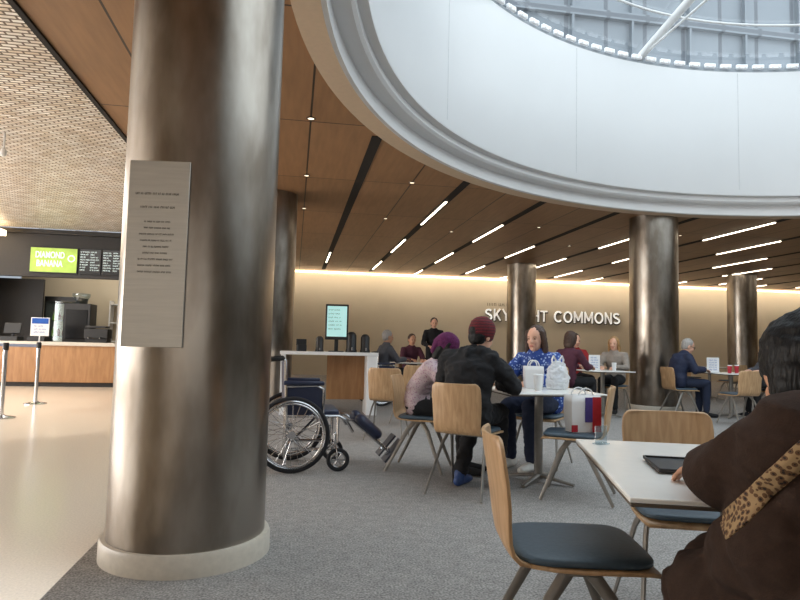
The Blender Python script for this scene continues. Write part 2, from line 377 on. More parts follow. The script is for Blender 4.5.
# oculus ceiling
mb=MB(); RH=6.66
x0,x1,y0,y1=-2.15,22,-7,21.5
angs=sorted(set([2*pi*k/144 for k in range(144)]+[math.atan2(y-OC[1],x-OC[0])%(2*pi) for x in (x0,x1) for y in (y0,y1)]))
vs=[];fs=[]
for a in angs:
    c,s_=math.cos(a),math.sin(a)
    t=min([(x1-OC[0])/c if c>1e-9 else 1e9,(x0-OC[0])/c if c<-1e-9 else 1e9,(y1-OC[1])/s_ if s_>1e-9 else 1e9,(y0-OC[1])/s_ if s_<-1e-9 else 1e9])
    vs+= [(OC[0]+RH*c,OC[1]+RH*s_,CZ),(OC[0]+t*c,OC[1]+t*s_,CZ),(OC[0]+RH*c,OC[1]+RH*s_,CZ+.15),(OC[0]+t*c,OC[1]+t*s_,CZ+.15)]
n=len(angs)
for i in range(n):
    j=(i+1)%n; fs+=[(4*i,4*i+1,4*j+1,4*j),(4*i+2,4*j+2,4*j+3,4*i+3),(4*i,4*j,4*j+2,4*i+2),(4*i+1,4*i+3,4*j+3,4*j+1)]
mb.add(vs,fs); mb.obj('ceiling',M['woodceil'],kind='structure',smooth=False)
plane('ceiling',-12,-2.15,-7,15.35,CZ,M['meshceil'],down=True)
plane('ceiling',-12,-2.15,15.35,21.5,CZ-.12,M['walldark'],down=True)
mb=MB(); mb.box((-2.15,4.2,CZ-.01),(.05,22.4,.03)); mb.obj('trim_1',M['slot'],kind='structure',smooth=False)
# drum
DT=6.08
mb=MB(); mb.lathe([(6.72,CZ-.005),(6.72,CZ-.03),(6.50,CZ-.03),(6.49,CZ+.03)],c=(OC[0],OC[1],0),seg=180,cap=False); mb.obj('trim_2',M['beige'],kind='structure',ang=30)
mb=MB(); mb.lathe([(6.50,CZ-.03),(6.46,CZ-.02),(6.46,CZ+.15),(6.31,CZ+.16),(6.28,CZ+.19),(6.28,CZ+.26),(6.19,CZ+.27)],c=(OC[0],OC[1],0),seg=180,cap=False); mb.obj('trim_3',M['white'],kind='structure',ang=25)
mb=MB(); mb.lathe([(6.19,CZ+.27),(6.18,CZ+.29),(6.18,DT),(6.26,DT),(6.6,DT),(6.6,CZ+.15)],c=(OC[0],OC[1],0),seg=180,cap=False); mb.obj('wall_drum',M['drum'],kind='structure',ang=30)
mb=MB()
for a in range(20,380,30):
    c,s_=math.cos(rad(a)),math.sin(rad(a)); mb.box((OC[0]+6.179*c,OC[1]+6.179*s_,(CZ+.35+DT)/2),(.003,.008,DT-CZ-.4),rz=rad(a))
mb.obj('trim_4',mat('joint_grey',(200,202,204)),kind='structure',smooth=False)
# skylight
sk=empty('skylight_frame',(OC[0],OC[1],DT),label='round glazed skylight with white steel ribs above the drum',category='skylight')
mb=MB(); mb.lathe([(6.2,0),(6.2,.05),(6.26,.05),(6.26,.12),(6.5,.12),(6.5,0)],seg=128,closed=True,cap=False); mb.obj('rim',mat('rim_grey',(150,156,162),rough=.4),sk,ang=30)
br0=None
for i in range(60):
    a=rad(10+i*160/60*1.0)
    if br0 is None:
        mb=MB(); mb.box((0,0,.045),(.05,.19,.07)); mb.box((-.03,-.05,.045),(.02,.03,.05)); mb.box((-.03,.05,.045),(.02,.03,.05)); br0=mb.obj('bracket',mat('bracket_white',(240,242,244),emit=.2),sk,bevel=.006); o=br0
    else:
        o=br0.copy(); COL.objects.link(o)
    o.location=(6.17*math.cos(a),6.17*math.sin(a),.05); o.rotation_euler=(0,0,a)
for i in range(12):
    a=2*pi*i/12+.12; mb=MB(); c,s_=math.cos(a),math.sin(a)
    mb.tube([(6.3*c,6.3*s_,.12),(3*c,3*s_,1.2),(.8*c,.8*s_,1.6)],[.07,.07,.05],seg=10)
    mb.tube([(6.3*c,6.3*s_,.12),(3.2*c,3.2*s_,.55),(.8*c,.8*s_,1.3)],[.02,.02,.02],seg=8)
    mb.obj('rib',M['white'],sk)
for R,z in ((5.4,.45),(3,1.2),(.8,1.6)):
    mb=MB(); mb.torus((0,0,z),R,.02,'Z',seg=96); mb.obj('ring_beam',M['white'],sk)
mb=MB(); mb.lathe([(6.4,.16),(3,1.30),(.8,1.68)],seg=64,cap=False); mb.obj('glass_pane',M['glass'],sk)
# building seen through the skylight
mb=MB(); mb.box((20,27,14),(70,4,28)); 
for k in range(24): mb.box((-14+k*2.85,24.9,14),(.10,.25,28))
for k in range(5): mb.box((20,24.9,8+k*4),(70,.3,.35))
mb.obj('building_facade',M['facade'],smooth=False,label='neighbouring building facade with grey vertical metal fins',category='building')

# slots + lights
first=None; si=5
for i in range(13):
    X=.9+1.6*i
    dx=X-OC[0]; ys=OC[1]+math.sqrt(max(0,6.76**2-dx*dx)) if abs(dx)<6.76 else -6
    if X>21: break
    mb=MB(); mb.box((X,(ys+21)/2,CZ-.002),(.13,21-ys,.012)); mb.obj('trim_%d'%si,M['slot'],kind='structure',smooth=False); si+=1
    st=(10.3 if i%2 else 8.0)
    if i==0: st=17
    y=st
    while y<20.2:
        if y>ys+.1:
            if first is None:
                mb=MB(); mb.box((0,0,0),(.032,2.1,.02)); first=mb.obj('ceiling_light',M['lamp'],label='long slim linear lamp recessed in a ceiling slot',category='ceiling light',group='linear ceiling lights'); o=first
            else: o=first.copy(); COL.objects.link(o)
            o.location=(X,y+1.0,CZ-.012)
        y+=4.0
rl=None
for (x,y) in ((-1.5,6.2),(-1.5,4.5),(.1,9.2),(.1,11.5),(.1,6.8),(1.7,12),(1.7,9.2),(3.3,13),(4.9,12),(6.5,14),(8.1,12)):
    if rl is None:
        mb=MB(); mb.lathe([(.05,.03),(.05,-.008),(.036,-.008),(.036,-.002)],seg=24,cap=False); mb.lathe([(.036,-.004),(.001,-.004)],seg=24,cap=False,mi=1); rl=mb.obj('recessed_light',[M['black'],mat('lamp_soft',(255,236,205),emit=2,var=.01)],label='small round recessed downlight in the wood ceiling',category='downlight',group='recessed downlights'); o=rl
    else: o=rl.copy(); COL.objects.link(o)
    o.location=(x,y,CZ)
mb=MB(); mb.box((9.5,21.44,3.53),(24,.05,.05)); mb.obj('cove_light',M['lampw'],smooth=False,label='continuous warm cove lamp along the wall top',category='cove light')
for (x,y) in ((-3.6,8.2),(-5.2,10.5)):
    mb=MB(); mb.tube([(0,0,.03),(0,0,-.22)],.012,seg=8); mb.tube([(0,0,-.22),(0,0,-.26)],.035,seg=12); mb.obj('sprinkler',M['white'],loc=(x,y,CZ),label='small white ceiling sprinkler',category='sprinkler')

# ------------------------------------------------------------ columns
def column(x,y,label,R=.43):
    e=empty('column',(x,y,0),label=label,category='column',group='steel clad columns')
    mb=MB(); mb.lathe([(R,.10),(R,CZ)],seg=96); mb.obj('shaft',M['steel'],e,ang=50)
    mb=MB(); mb.lathe([(R+.03,0),(R+.03,.085),(R+.022,.105),(R-.03,.106)],seg=96,cap=True); mb.obj('base',M['stone'],e,ang=40,label='cream stone ring at the foot')
    return e
cl='round brushed steel clad column with cream stone base'
RC=.395
c1=column(-.515,3.47,'huge brushed steel column carrying an engraved plaque',RC)
for x,y in ((-.45,10.6),(-.5,17.7),(6.6,10.6),(6.69,17.7),(14.1,17.7),(14.1,10.6)): column(x,y,cl)
phi=rad(-97)
pl=empty('plaque',(0,0,0)); pl.parent=c1
pl.rotation_euler=(0,0,phi+pi/2); pl['label']='flat engraved steel plaque'
PY=-(RC+.014)
mb=MB(); mb.box((-.095,PY,1.505),(.285,.010,.89)); mb.box((-.0,PY+.018,1.3),(.04,.03,.04)); mb.box((-.0,PY+.018,1.8),(.04,.03,.04))
mb.obj('plate',M['plaque'],pl,bevel=.002)
mb=MB(); ty=PY-.0062
scribble(mb,-.225,.035,1.79,.0105,ty,fill=.82); scribble(mb,-.225,.035,1.725,.0105,ty,fill=.62)
for i in range(9): scribble(mb,-.205,.015,1.655-i*.030,.008,ty,fill=random.choice((.55,.68,.74)))
mb.obj('engraving',M['engrave'],pl,smooth=False)

# ------------------------------------------------------------ chairs
def make_chair(loc,rz,label):
    e=empty('dining_chair',loc,rz,label=label,category='chair',group='cafe dining chairs')
    def sheet(prof,hwf,wrapf,name,nv=12):
        mb=MB(); vs=[];fs=[];n=len(prof)
        for i,(x,z) in enumerate(prof):
            hw=hwf(i/(n-1)); wr=wrapf(i/(n-1))
            for k in range(nv+1):
                u=-1+2*k/nv; vs.append((x+wr*u*u,hw*u,z))
        for i in range(n-1):
            for k in range(nv): a=i*(nv+1)+k; fs.append((a,a+1,a+nv+2,a+nv+1))
        mb.add(vs,fs); o=mb.obj(name,M['ply'],e,ang=80); s=o.modifiers.new('s','SOLIDIFY'); s.thickness=.013; s.offset=0
        b=o.modifiers.new('b','BEVEL'); b.width=.003; b.segments=2; b.limit_method='ANGLE'; b.angle_limit=rad(60); return o
    pr=[(-.15,.452),(-.185,.458),(-.212,.478),(-.228,.51),(-.238,.56),(-.246,.62),(-.256,.69),(-.266,.75),(-.272,.79),(-.275,.808),(-.277,.82),(-.278,.826)]
    W=[.18,.182,.184,.186,.189,.192,.195,.196,.192,.185,.173,.155]
    sheet(pr,lambda t:W[round(t*11)],lambda t:.035*min(1,t*2),'backrest')
    pr=[(.232,.435),(.222,.445),(.19,.45),(.1,.45),(0,.448),(-.08,.448),(-.15,.452)]
    W2=[.19,.205,.212,.214,.208,.196,.18]
    sheet(pr,lambda t:W2[round(t*6)],lambda t:0,'seat_shell')
    mb=MB(); vs=[];fs=[];seg=48; L=[(.458,.97),(.464,1.0),(.473,1.0),(.480,.965),(.484,.88),(.4865,.6),(.487,.25)]
    for z,s_ in L:
        for k in range(seg):
            a=2*pi*k/seg; c,q=math.cos(a),math.sin(a); p=.42
            vs.append((.018+.21*s_*math.copysign(abs(c)**p,c),.205*s_*math.copysign(abs(q)**p,q)*(1+.06*c),z))
    for i in range(len(L)-1):
        for k in range(seg): k2=(k+1)%seg; fs.append((i*seg+k,i*seg+k2,(i+1)*seg+k2,(i+1)*seg+k))
    fs.append(tuple(range(seg-1,-1,-1))); fs.append(tuple((len(L)-1)*seg+k for k in range(seg))); mb.add(vs,fs); mb.obj('seat',M['teal'],e,ang=50,label='dark teal vinyl seat pad')
    for sx,sy in ((1,1),(1,-1),(-1,1),(-1,-1)):
        mb=MB(); fx=.23 if sx>0 else -.27
        mb.tube([(sx*.035,sy*.15,.432),(sx*.09,sy*.172,.36),(fx,sy*.222,.008)],[(.010,.022),(.010,.020),(.008,.012)],seg=10,side=(1,0,0),rnd=False); mb.obj('leg',M['taupe'],e)
    mb=MB(); mb.box((0,0,.432),(.10,.34,.018)); mb.obj('underframe',M['taupe'],e,bevel=.004)
    return e
wl='plywood chair with teal seat, '
ch=make_chair((.90,1.94,0),rad(-12),wl+'pulled out beside white table')
dup(ch,(1.60,2.36,0),rad(-108),wl+'tucked under white table')
for x,y,a,l in ((1.33,4.62,51,'occupied by person in hoodie'),(1.15,5.47,-25,'occupied by person in hat'),(2.10,4.40,150,'holding a shopping bag'),
    (2.33,5.62,230,'occupied by woman in blue'),(1.05,1.04,112,'occupied by person in coat'),(1.12,7.3,70,'standing empty in aisle'),
    (6.45,9.6,0,'occupied by grey haired man'),(6.75,8.55,90,'empty at a table'),(4.22,9.1,25,'occupied at a table'),(4.95,10.45,-90,'occupied at a table'),(5.60,10.2,230,'occupied at a table'),(8.15,9.5,180,'occupied at a table'),
    (3.0,12.2,190,'occupied at a table'),(2.45,12.95,-80,'occupied at a table'),(3.7,13.1,190,'empty at a table'),(9.6,12.4,90,'empty at a table'),(9.6,13.9,-90,'empty at a table'),(1.6,8.4,100,'empty at a table')):
    dup(ch,(x,y,0),rad(a),wl+l)

# ------------------------------------------------------------ tables
def table(x,y,sx,sy,rz,label):
    e=empty('cafe_table',(x,y,0),rz,label=label,category='table',group='cafe tables')
    mb=MB(); mb.box((0,0,.7435),(sx,sy,.013)); mb.obj('tabletop',M['tabletop'],e,bevel=.004)
    mb=MB(); mb.box((0,0,.732),(sx-.006,sy-.006,.010)); mb.obj('edge_band',M['tableedge'],e,bevel=.003)
    mb=MB(); mb.tube([(0,0,.03),(0,0,.722)],.035,seg=20,rnd=False); mb.box((0,0,.72),(.3,.3,.012)); mb.obj('pedestal',M['taupe'],e,bevel=.003)
    for a in (45,135,225,315):
        mb=MB(); c,s_=math.cos(rad(a)),math.sin(rad(a)); mb.tube([(0.02*c,.02*s_,.06),(.3*c,.3*s_,.016)],[(.018,.03),(.012,.018)],seg=10,side=(-s_,c,0),rnd=False); mb.obj('foot',M['taupe'],e)
    return e
ez=rad(-18); ex=V((math.cos(ez),math.sin(ez))); ey=V((-ex.y,ex.x))
tc_=V((.80,1.39))+ex*.40+ey*.475
table(tc_.x,tc_.y,.8,.95,ez,'white laminate cafe table with dark edge and metal pedestal')
table(2.02,4.92,.8,.8,0,'white square cafe table where three people sit')
for x,y in ((5.05,9.6),(7.3,9.45),(2.25,12.15),(9.6,13.15)): table(x,y,.75,.75,0,'white square cafe table in the seating area')

# things on the near table
tl=.7505
e=empty('serving_tray',(1.15,1.72,tl),rad(-20),label='dark tray with thin silver rim on the white table',category='tray')
mb=MB(); mb.box((0,0,.006),(.15,.22,.008)); mb.obj('tray_base',M['black'],e,bevel=.003)
mb=MB()
for c,d in (((.078,0,.010),(.005,.228,.011)),((-.078,0,.010),(.005,.228,.011)),((0,.111,.010),(.16,.005,.011)),((0,-.111,.010),(.16,.005,.011))): mb.box(c,d)
mb.obj('rim',M['metalshade'],e,bevel=.002)
e=empty('card_holder',(1.13,2.16,tl),rad(20),label='small clear card holder on the table',category='card holder')
mb=MB(); mb.box((0,0,.035),(.06,.003,.065)); mb.obj('panel',M['glass'],e); mb=MB(); mb.box((0,0,.003),(.06,.03,.004)); mb.obj('foot',M['glass'],e)

# things on group table
def tote(x,y,z,w,d,h,rz,m,label,name='white_bag'):
    e=empty(name,(x,y,z),rz,label=label,category='bag')
    mb=MB(); vs=[];fs=[]; n=5
    for i in range(n+1):
        t=i/n; k=.88+.12*math.sin(t*pi*.7); 
        for (a,b) in ((-1,-1),(0,-1.06),(1,-1),(1,1),(0,1.06),(-1,1)): vs.append((a*w/2*k,b*d/2*k,t*h))
    for i in range(n):
        for q in range(6): q2=(q+1)%6; fs.append((i*6+q,i*6+q2,(i+1)*6+q2,(i+1)*6+q))
    fs.append((5,4,3,2,1,0)); mb.add(vs,fs); o=mb.obj('bag_body',m,e,ang=30); s=o.modifiers.new('s','SOLIDIFY'); s.thickness=.003
    for sy in (-1,1):
        mb=MB(); pts=[(math.cos(a)*w*.25,sy*d*.42,h+.0+math.sin(a)*.05) for a in [pi*k/8 for k in range(9)]]
        mb.tube(pts,.005,seg=6); mb.obj('handle',m,e)
    return e
# knotted thin plastic carrier bag
e=empty('white_bag',(2.22,5.00,tl),rad(15),label='crumpled thin white plastic bag with handles on the table',category='bag')
mb=MB(); mb.tube([(0,0,.035),(0,0,.10),(0,0,.165),(0,0,.205)],[(.065,.10),(.075,.105),(.06,.09),(.03,.07)],seg=20,side=(1,0,0)); blob(mb,'bag_body',M['plastic'],e,voxel=.007,smooth=2,crease=.014,cs=22)
for s in (-1,1):
    mb=MB(); mb.tube([(s*.05,0,.20),(s*.062,0,.25),(s*.045,0,.285),(s*.02,0,.25),(s*.03,0,.20)],[(.004,.012)]*5,seg=8,side=(0,1,0)); mb.obj('handle',M['white'],e)
tote(2.05,5.12,tl,.16,.11,.19,rad(-10),M['white'],'white takeaway bag on the table')
e=tote(2.13,4.36,.4885,.24,.12,.27,rad(5),M['white'],'white shopping bag with red and violet panels on a chair',name='shopping_bag')
mb=MB(); mb.box((.082,-.067,.13),(.072,.003,.255)); mb.box((-.10,-.066,.03),(.05,.003,.05)); mb.obj('red_panel',M['redb'],e)
mb=MB(); mb.box((.015,-.068,.165),(.06,.003,.18)); mb.obj('violet_panel',M['navb'],e)
def cup(x,y,z,m,label,h=.12,r=.038):
    e=empty('drink_cup',(x,y,z),0,label=label,category='cup')
    mb=MB(); mb.lathe([(r*.75,0),(r,h)],seg=24); mb.obj('cup_body',m,e); mb=MB(); mb.lathe([(r*1.05,h),(r*1.05,h+.008),(r*.9,h+.014)],seg=24); mb.obj('lid',M['white'],e)
    return e
cup(1.80,5.15,tl,mat('cup_blue',(70,110,190)),'blue drink cup with white lid')
cup(1.98,4.84,tl,M['white'],'white paper drink cup with lid')
cup(7.2,9.35,tl,M['redb'],'red drink cup with white lid'); cup(7.45,9.5,tl,M['redb'],'red drink cup with white lid'); cup(5.2,9.5,tl,M['white'],'white paper drink cup with lid')
def placard(x,y,z,rz,label,w=.2,h=.24):
    e=empty('table_sign',(x,y,z),rz,label=label,category='table sign')
    mb=MB(); mb.box((0,0,h/2+.01),(w,.006,h)); mb.box((0,0,.005),(w,.08,.008)); mb.obj('panel',M['white'],e,bevel=.002)
    mb=MB(); 
    for i in range(5): scribble(mb,-w*.4,w*.4,h*.85-i*.04,.02,-.0045)
    mb.obj('print',M['bluesign'],e,smooth=False)
placard(4.98,9.75,tl,rad(0),'white upright sign card on a far table'); placard(7.15,9.7,tl,rad(-20),'white upright sign card beside red cups')

# ------------------------------------------------------------ wheelchair
def wheelchair(loc,rz,label):
    e=empty('wheelchair',loc,rz,label=label,category='wheelchair',group='wheelchairs')
    for sy in (-1,1):
        y=sy*.30
        w=empty('rear_wheel',(0,y,.32)); w.parent=e
        mb=MB(); mb.torus((0,0,0),.302,.018,'Y',seg=64,sec=10); mb.obj('tyre',M['rubber'],w)
        mb=MB(); mb.torus((0,0,0),.280,.010,'Y',seg=64,sec=8,sq=1.4)
        for i in range(24):
            a=2*pi*i/24; b=a+.35*(1 if i%2 else -1); s_=.025*(1 if i%2 else -1)
            mb.tube([(.028*math.cos(b),s_,.028*math.sin(b)),(.278*math.cos(a),0,.278*math.sin(a))],.0025,seg=5,rnd=False)
        mb.tube([(0,-.04,0),(0,.04,0)],.032,seg=16,rnd=False); mb.obj('spoked_rim',M['chrome'],w)
        mb=MB(); mb.torus((0,sy*.035,0),.262,.009,'Y',seg=64,sec=8)
        for i in range(6):
            a=2*pi*i/6; mb.tube([(.262*math.cos(a),sy*.035,.262*math.sin(a)),(.278*math.cos(a),0,.278*math.sin(a))],.004,seg=5)
        mb.obj('hand_rim',M['chrome'],w)
        c=empty('caster',(.40,sy*.25,.10)); c.parent=e
        mb=MB(); mb.torus((0,0,0),.083,.017,'Y',seg=32,sec=10); mb.obj('tyre',M['rubber'],c)
        mb=MB(); mb.torus((0,0,0),.063,.008,'Y',seg=32,sec=8); mb.tube([(0,-.02,0),(0,.02,0)],.018,seg=12,rnd=False)
        for i in range(6):
            a=2*pi*i/6; mb.tube([(0,0,0),(.063*math.cos(a),0,.063*math.sin(a))],.006,seg=6,rnd=False)
        mb.obj('hub',M['chrome'],c)
        mb=MB()
        for q in (-1,1): mb.tube([(0,q*.028,0),(-.02,q*.028,.10),(-.03,q*.012,.125)],.006,seg=6)
        mb.tube([(-.03,0,.12),(-.03,0,.22)],.014,seg=10); mb.obj('fork',M['chrome'],c)
        f=.245*sy
        mb=MB(); r=.0135
        mb.tube([(-.05,f,.05),(-.05,f,.50),(-.07,f,.94),(-.09,f,.955)],r,seg=8)
        mb.tube([(-.05,f,.47),(.40,f,.47),(.46,f,.44),(.52,f,.34)],r,seg=8)
        mb.tube([(-.05,f,.19),(.30,f,.19),(.39,f,.25),(.39,f,.47)],r,seg=8)
        mb.tube([(-.05,f,.72),(.20,f,.73),(.26,f,.70),(.26,f,.47)],r,seg=8)
        mb.tube([(-.05,f,.32),(0,y-sy*.03,.32)],.014,seg=8); mb.tube([(-.02,f,.30),(.1,f,.19)],r*.8,seg=8)
        mb.obj('side_frame',M['chrome'],e)
        mb=MB(); mb.tube([(-.09,f,.955),(-.19,f,.945)],.017,seg=10); mb.obj('push_handle',M['black'],e)
        mb=MB(); mb.box((.09,f,.75),(.35,.06,.036)); mb.obj('armrest',M['navy'],e,bevel=.012)
        mb=MB(); mb.box((.10,f*.985,.59),(.30,.008,.23)); mb.obj('side_panel',M['navy'],e,bevel=.004)
        l=empty('leg_rest',(0,0,0)); l.parent=e
        g=.19*sy
        mb=MB(); mb.tube([(.46,f,.44),(.52,g+.02*sy,.43),(.86,g,.15)],.012,seg=8); mb.tube([(.84,g+.05*sy,.19),(.86,g,.15),(.84,g-.05*sy,.12)],.009,seg=6); mb.obj('tube',M['chrome'],l)
        mb=MB(); mb.tube([(.60,g-.02*sy,.43),(.74,g-.02*sy,.31)],[(.05,.11),(.05,.105)],seg=18,side=(0,1,0)); mb.obj('calf_pad',M['navy'],l)
        mb=MB(); T=Matrix.Translation((.89,g-.03*sy,.16))@Matrix.Rotation(rad(-50),4,'Y'); mb.box((0,0,0),(.24,.18,.018),T=T); mb.obj('footplate',mat('footplate_grey',(64,68,78),rough=.4,metal=.4),l,bevel=.005)
    mb=MB(); mb.tube([(-.05,-.23,.20),(.12,.0,.33),(.28,.24,.455)],.011,seg=8); mb.tube([(-.02,.23,.20),(.14,.0,.33),(.30,-.24,.455)],.011,seg=8); mb.obj('cross_brace',M['chrome'],e)
    mb=MB(); mb.box((.17,0,.495),(.46,.47,.06)); mb.obj('seat',M['navy'],e,bevel=.02)
    mb=MB(); vs=[];fs=[]
    for i in range(9):
        z=.53+i*.049
        for k in range(9): u=-1+k/4; vs.append((-.052-.02*(z-.5)/.4-.03*(1-u*u),.245*u,z))
    for i in range(8):
        for k in range(8): a=i*9+k; fs.append((a,a+1,a+10,a+9))
    mb.add(vs,fs); o=mb.obj('backrest',M['navy'],e,ang=80); s=o.modifiers.new('s','SOLIDIFY'); s.thickness=.022
    return e
wc=wheelchair((.0,5.66,0),rad(2),'empty folding wheelchair with navy seat and chrome spoked wheels')
dup(wc,(1.50,11.3,0),rad(15),'occupied wheelchair with navy seat and chrome wheels')

# ------------------------------------------------------------ people
def hand(mb,w,d,n,th,curl=.5,L=1.0):
    w=V(w); d=V(d).normalized(); n=(V(n)-d*V(n).dot(d)).normalized(); s=d.cross(n).normalized()*th
    mb.tube([w-d*.01,w+d*.03*L,w+d*.085*L],[(.019,.025),(.015,.036),(.012,.04)],seg=12,side=s)
    for i,(off,l) in enumerate(((.030,.072),(.010,.080),(-.010,.074),(-.029,.058))):
        b=w+d*.082*L+s*off; c=curl*(1+.12*i)
        m1=b+(d*math.cos(c*.6)-n*math.sin(c*.6))*l*.5; m2=m1+(d*math.cos(c*1.5)-n*math.sin(c*1.5))*l*.5
        mb.tube([b-d*.01,m1,m2],[.0095,.009,.0075],seg=8)
    b=w+d*.03+s*.030; m1=b+(d*.55+s*.8).normalized()*.035; m2=m1+(d*.9+s*.25-n*.25).normalized()*.030
    mb.tube([b,m1,m2],[.012,.0105,.009],seg=8)
def person(label,loc,yaw,top,bottom='jean',skin='skin',shoe='blk',hair='hairblk',style='short',hat=None,pose=None,vox=.013,bulk=1.0,stand=False,face=True,hood=False,scale=1,topname='jacket',crease=.005,cs=9,skirt=False):
    e=empty('person',loc,rad(yaw),label=label,category='person'); e.scale=(scale,)*3
    dz=.40 if stand else 0
    J=dict(pel=(-.05,0,.60+dz),waist=(-.05,0,.73+dz),chest=(-.01,0,.92+dz),neck=(.03,0,1.065+dz),head=(.06,0,1.20+dz),
      shl=(.01,.175,1.0+dz),shr=(.01,-.175,1.0+dz),ell=(.14,.24,.79),elr=(.14,-.24,.79),wrl=(.36,.12,.80),wrr=(.36,-.12,.80),
      hil=(-.02,.09,.575+dz),hir=(-.02,-.09,.575+dz),knl=(.41,.11,.57),knr=(.41,-.11,.57),anl=(.40,.11,.10),anr=(.40,-.11,.10),hy=0,hp=10,hdl=(.9,-.35,-.1),hdr=(.9,.35,-.1))
    if stand: J.update(ell=(.05,.24,1.14),elr=(.05,-.24,1.14),wrl=(.25,.14,1.08),wrr=(.25,-.14,1.08),knl=(.03,.1,.52),knr=(.03,-.1,.52),anl=(0,.1,.10),anr=(0,-.1,.10))
    if pose: J.update(pose)
    q={k:V(v) for k,v in J.items() if isinstance(v,tuple)}
    def torso(mb,k,lo=0):
        P=q['pel'];W=q['waist'];Ch=q['chest'];Nk=q['neck']
        mb.tube([P-V((0,0,.03)),P+V((0,0,.05)),W,(W+Ch)/2,Ch,Ch.lerp(Nk,.55),Ch.lerp(Nk,.85)],
          [(.10*k,.165*k),(.115*k,.165*k),(.108*k,.148*k),(.112*k,.155*k),(.118*k,.172*k),(.095*k,.155*k),(.065*k,.10*k)],seg=20,side=(0,1,0))
    def arms(mb,r1,r2,r3,full=True):
        for s in 'lr':
            S=q['sh'+s];E=q['el'+s];Wr=q['wr'+s]
            mb.tube([q['chest'].lerp(q['neck'],.5)*.55+S*.45,S,S.lerp(E,.5),E],[r1*1.05,r1*1.05,r1*.95,r2*1.03],seg=14)
            mb.tube([E,E.lerp(Wr,.4),Wr.lerp(E,.06)],[r2,r2*.95,r3],seg=14)
    def legs(mb,r1,r2,r3,stop=.0):
        for s in 'lr':
            H=q['hi'+s];K=q['kn'+s];A=q['an'+s]
            mb.tube([H,H.lerp(K,.5),K],[r1,r1*.92,r2],seg=14)
            mb.tube([K,K.lerp(A,.35),A.lerp(K,stop)],[r2,r2*.98,r3],seg=14)
    Mh=Matrix.Translation(q['head'])@Matrix.Rotation(rad(J['hy']),4,'Z')@Matrix.Rotation(rad(J['hp']),4,'Y')
    mb=MB(); torso(mb,.86); arms(mb,.043,.035,.026); legs(mb,.072,.052,.036)
    mb.tube([q['neck']-V((0,0,.05)),q['neck'],Mh@V((-.02,0,-.06))],[.062,.054,.052],seg=14)
    mb.ell((-.012,0,.022),(.096,.076,.10),T=Mh); mb.ell((.025,0,-.045),(.06,.056,.072),T=Mh); mb.ell((.062,0,-.09),(.022,.026,.018),T=Mh)
    mb.tube([(.078,0,.02),(.098,0,-.018)],[.009,.014],seg=10,T=Mh); mb.ell((.092,0,-.022),(.014,.018,.010),T=Mh)
    mb.ell((.070,.030,-.022),(.017,.020,.022),T=Mh); mb.ell((.070,-.030,-.022),(.017,.020,.022),T=Mh)
    mb.ell((.076,0,-.057),(.013,.024,.011),T=Mh)
    for s in (1,-1): mb.ell((-.012,s*.078,-.008),(.020,.010,.032),T=Mh)
    for s in 'lr':
        hand(mb,q['wr'+s],J['hd'+s],(0,0,1),1 if s=='l' else -1)
    for s in 'lr':
        A=q['an'+s]; mb.tube([A,A+V((.02,0,-.05)),A+V((.13,0,-.065))],[.035,.035,(.022,.035)],seg=10,side=(0,1,0))
    blob(mb,'body',M[skin],e,voxel=min(vox,.008) if face else vox,smooth=2)
    b=bulk
    mb=MB(); torso(mb,1.03*b); arms(mb,.062*b,.052*b,.040*b)
    mb.tube([q['neck']-V((0,0,.05)),q['neck']-V((0,0,.01))],[.075*b,.068*b],seg=14)
    if skirt:
        for s in 'lr': mb.tube([q['hi'+s]+V((-.03,0,.0)),q['hi'+s].lerp(q['kn'+s],.55)+V((0,0,.0)),q['hi'+s].lerp(q['kn'+s],.8)+V((0,0,-.02))],[.100,.104,.106],seg=14)
        S=q['shl']; mb.tube([S+V((-.02,.0,.0)),S.lerp(q['ell'],.6)+V((-.02,.0,-.02))],[.082,.070],seg=14)
        mb.ell((.04,.03,.74),(.15,.175,.17)); mb.ell((.12,.02,.67),(.13,.15,.11))
    if hood:
        n=q['neck']; mb.tube([n+V((-.02,.10,.0)),n+V((-.085,.06,.0)),n+V((-.11,0,-.01)),n+V((-.085,-.06,0)),n+V((-.02,-.10,.0))],[.04,.052,.06,.052,.04],seg=12)
    blob(mb,topname,M[top],e,voxel=vox,smooth=4,crease=crease,cs=cs,seed=len(label))
    mb=MB(); P=q['pel']; mb.tube([P-V((0,0,.02)),P+V((0,0,.06))],[(.105,.165),(.108,.16)],seg=18,side=(0,1,0)); legs(mb,.086,.066,.052,.04)
    blob(mb,'trousers',M[bottom],e,voxel=vox,smooth=3,crease=crease,seed=5)
    for s in 'lr':
        A=q['an'+s]; z=A.z-.1
        mb=MB(); mb.tube([(A.x-.045,A.y,z+.045),(A.x+.03,A.y,z+.045),(A.x+.11,A.y,z+.038),(A.x+.175,A.y,z+.032)],[(.04,.036),(.043,.04),(.034,.046),(.028,.038)],seg=16,side=(0,1,0))
        mb.tube([(A.x-.01,A.y,z+.05),(A.x-.012,A.y,z+.10)],[.042,.043],seg=12)
        blob(mb,'shoe',M[shoe],e,voxel=.009,smooth=2)
    mb=MB(); mb.ell((-.032,0,.036),(.098,.085,.097),T=Mh)
    if style=='short': mb.ell((-.05,0,-.01),(.064,.078,.075),T=Mh)
    if style=='bun': mb.ell((-.05,0,-.01),(.064,.08,.08),T=Mh); mb.ell((-.11,0,.04),(.045,.045,.045),T=Mh)
    if style=='long':
        mb.tube([(-.04,0,.0),(-.062,0,-.1),(-.065,0,-.2)],[(.07,.092),(.055,.095),(.03,.08)],seg=16,side=(0,1,0),T=Mh)
        for s in (1,-1): mb.tube([(.01,s*.07,.06),(.0,s*.085,-.02),(-.01,s*.085,-.12),(0.0,s*.08,-.18)],[.026,.024,.028,.014],seg=10,T=Mh)
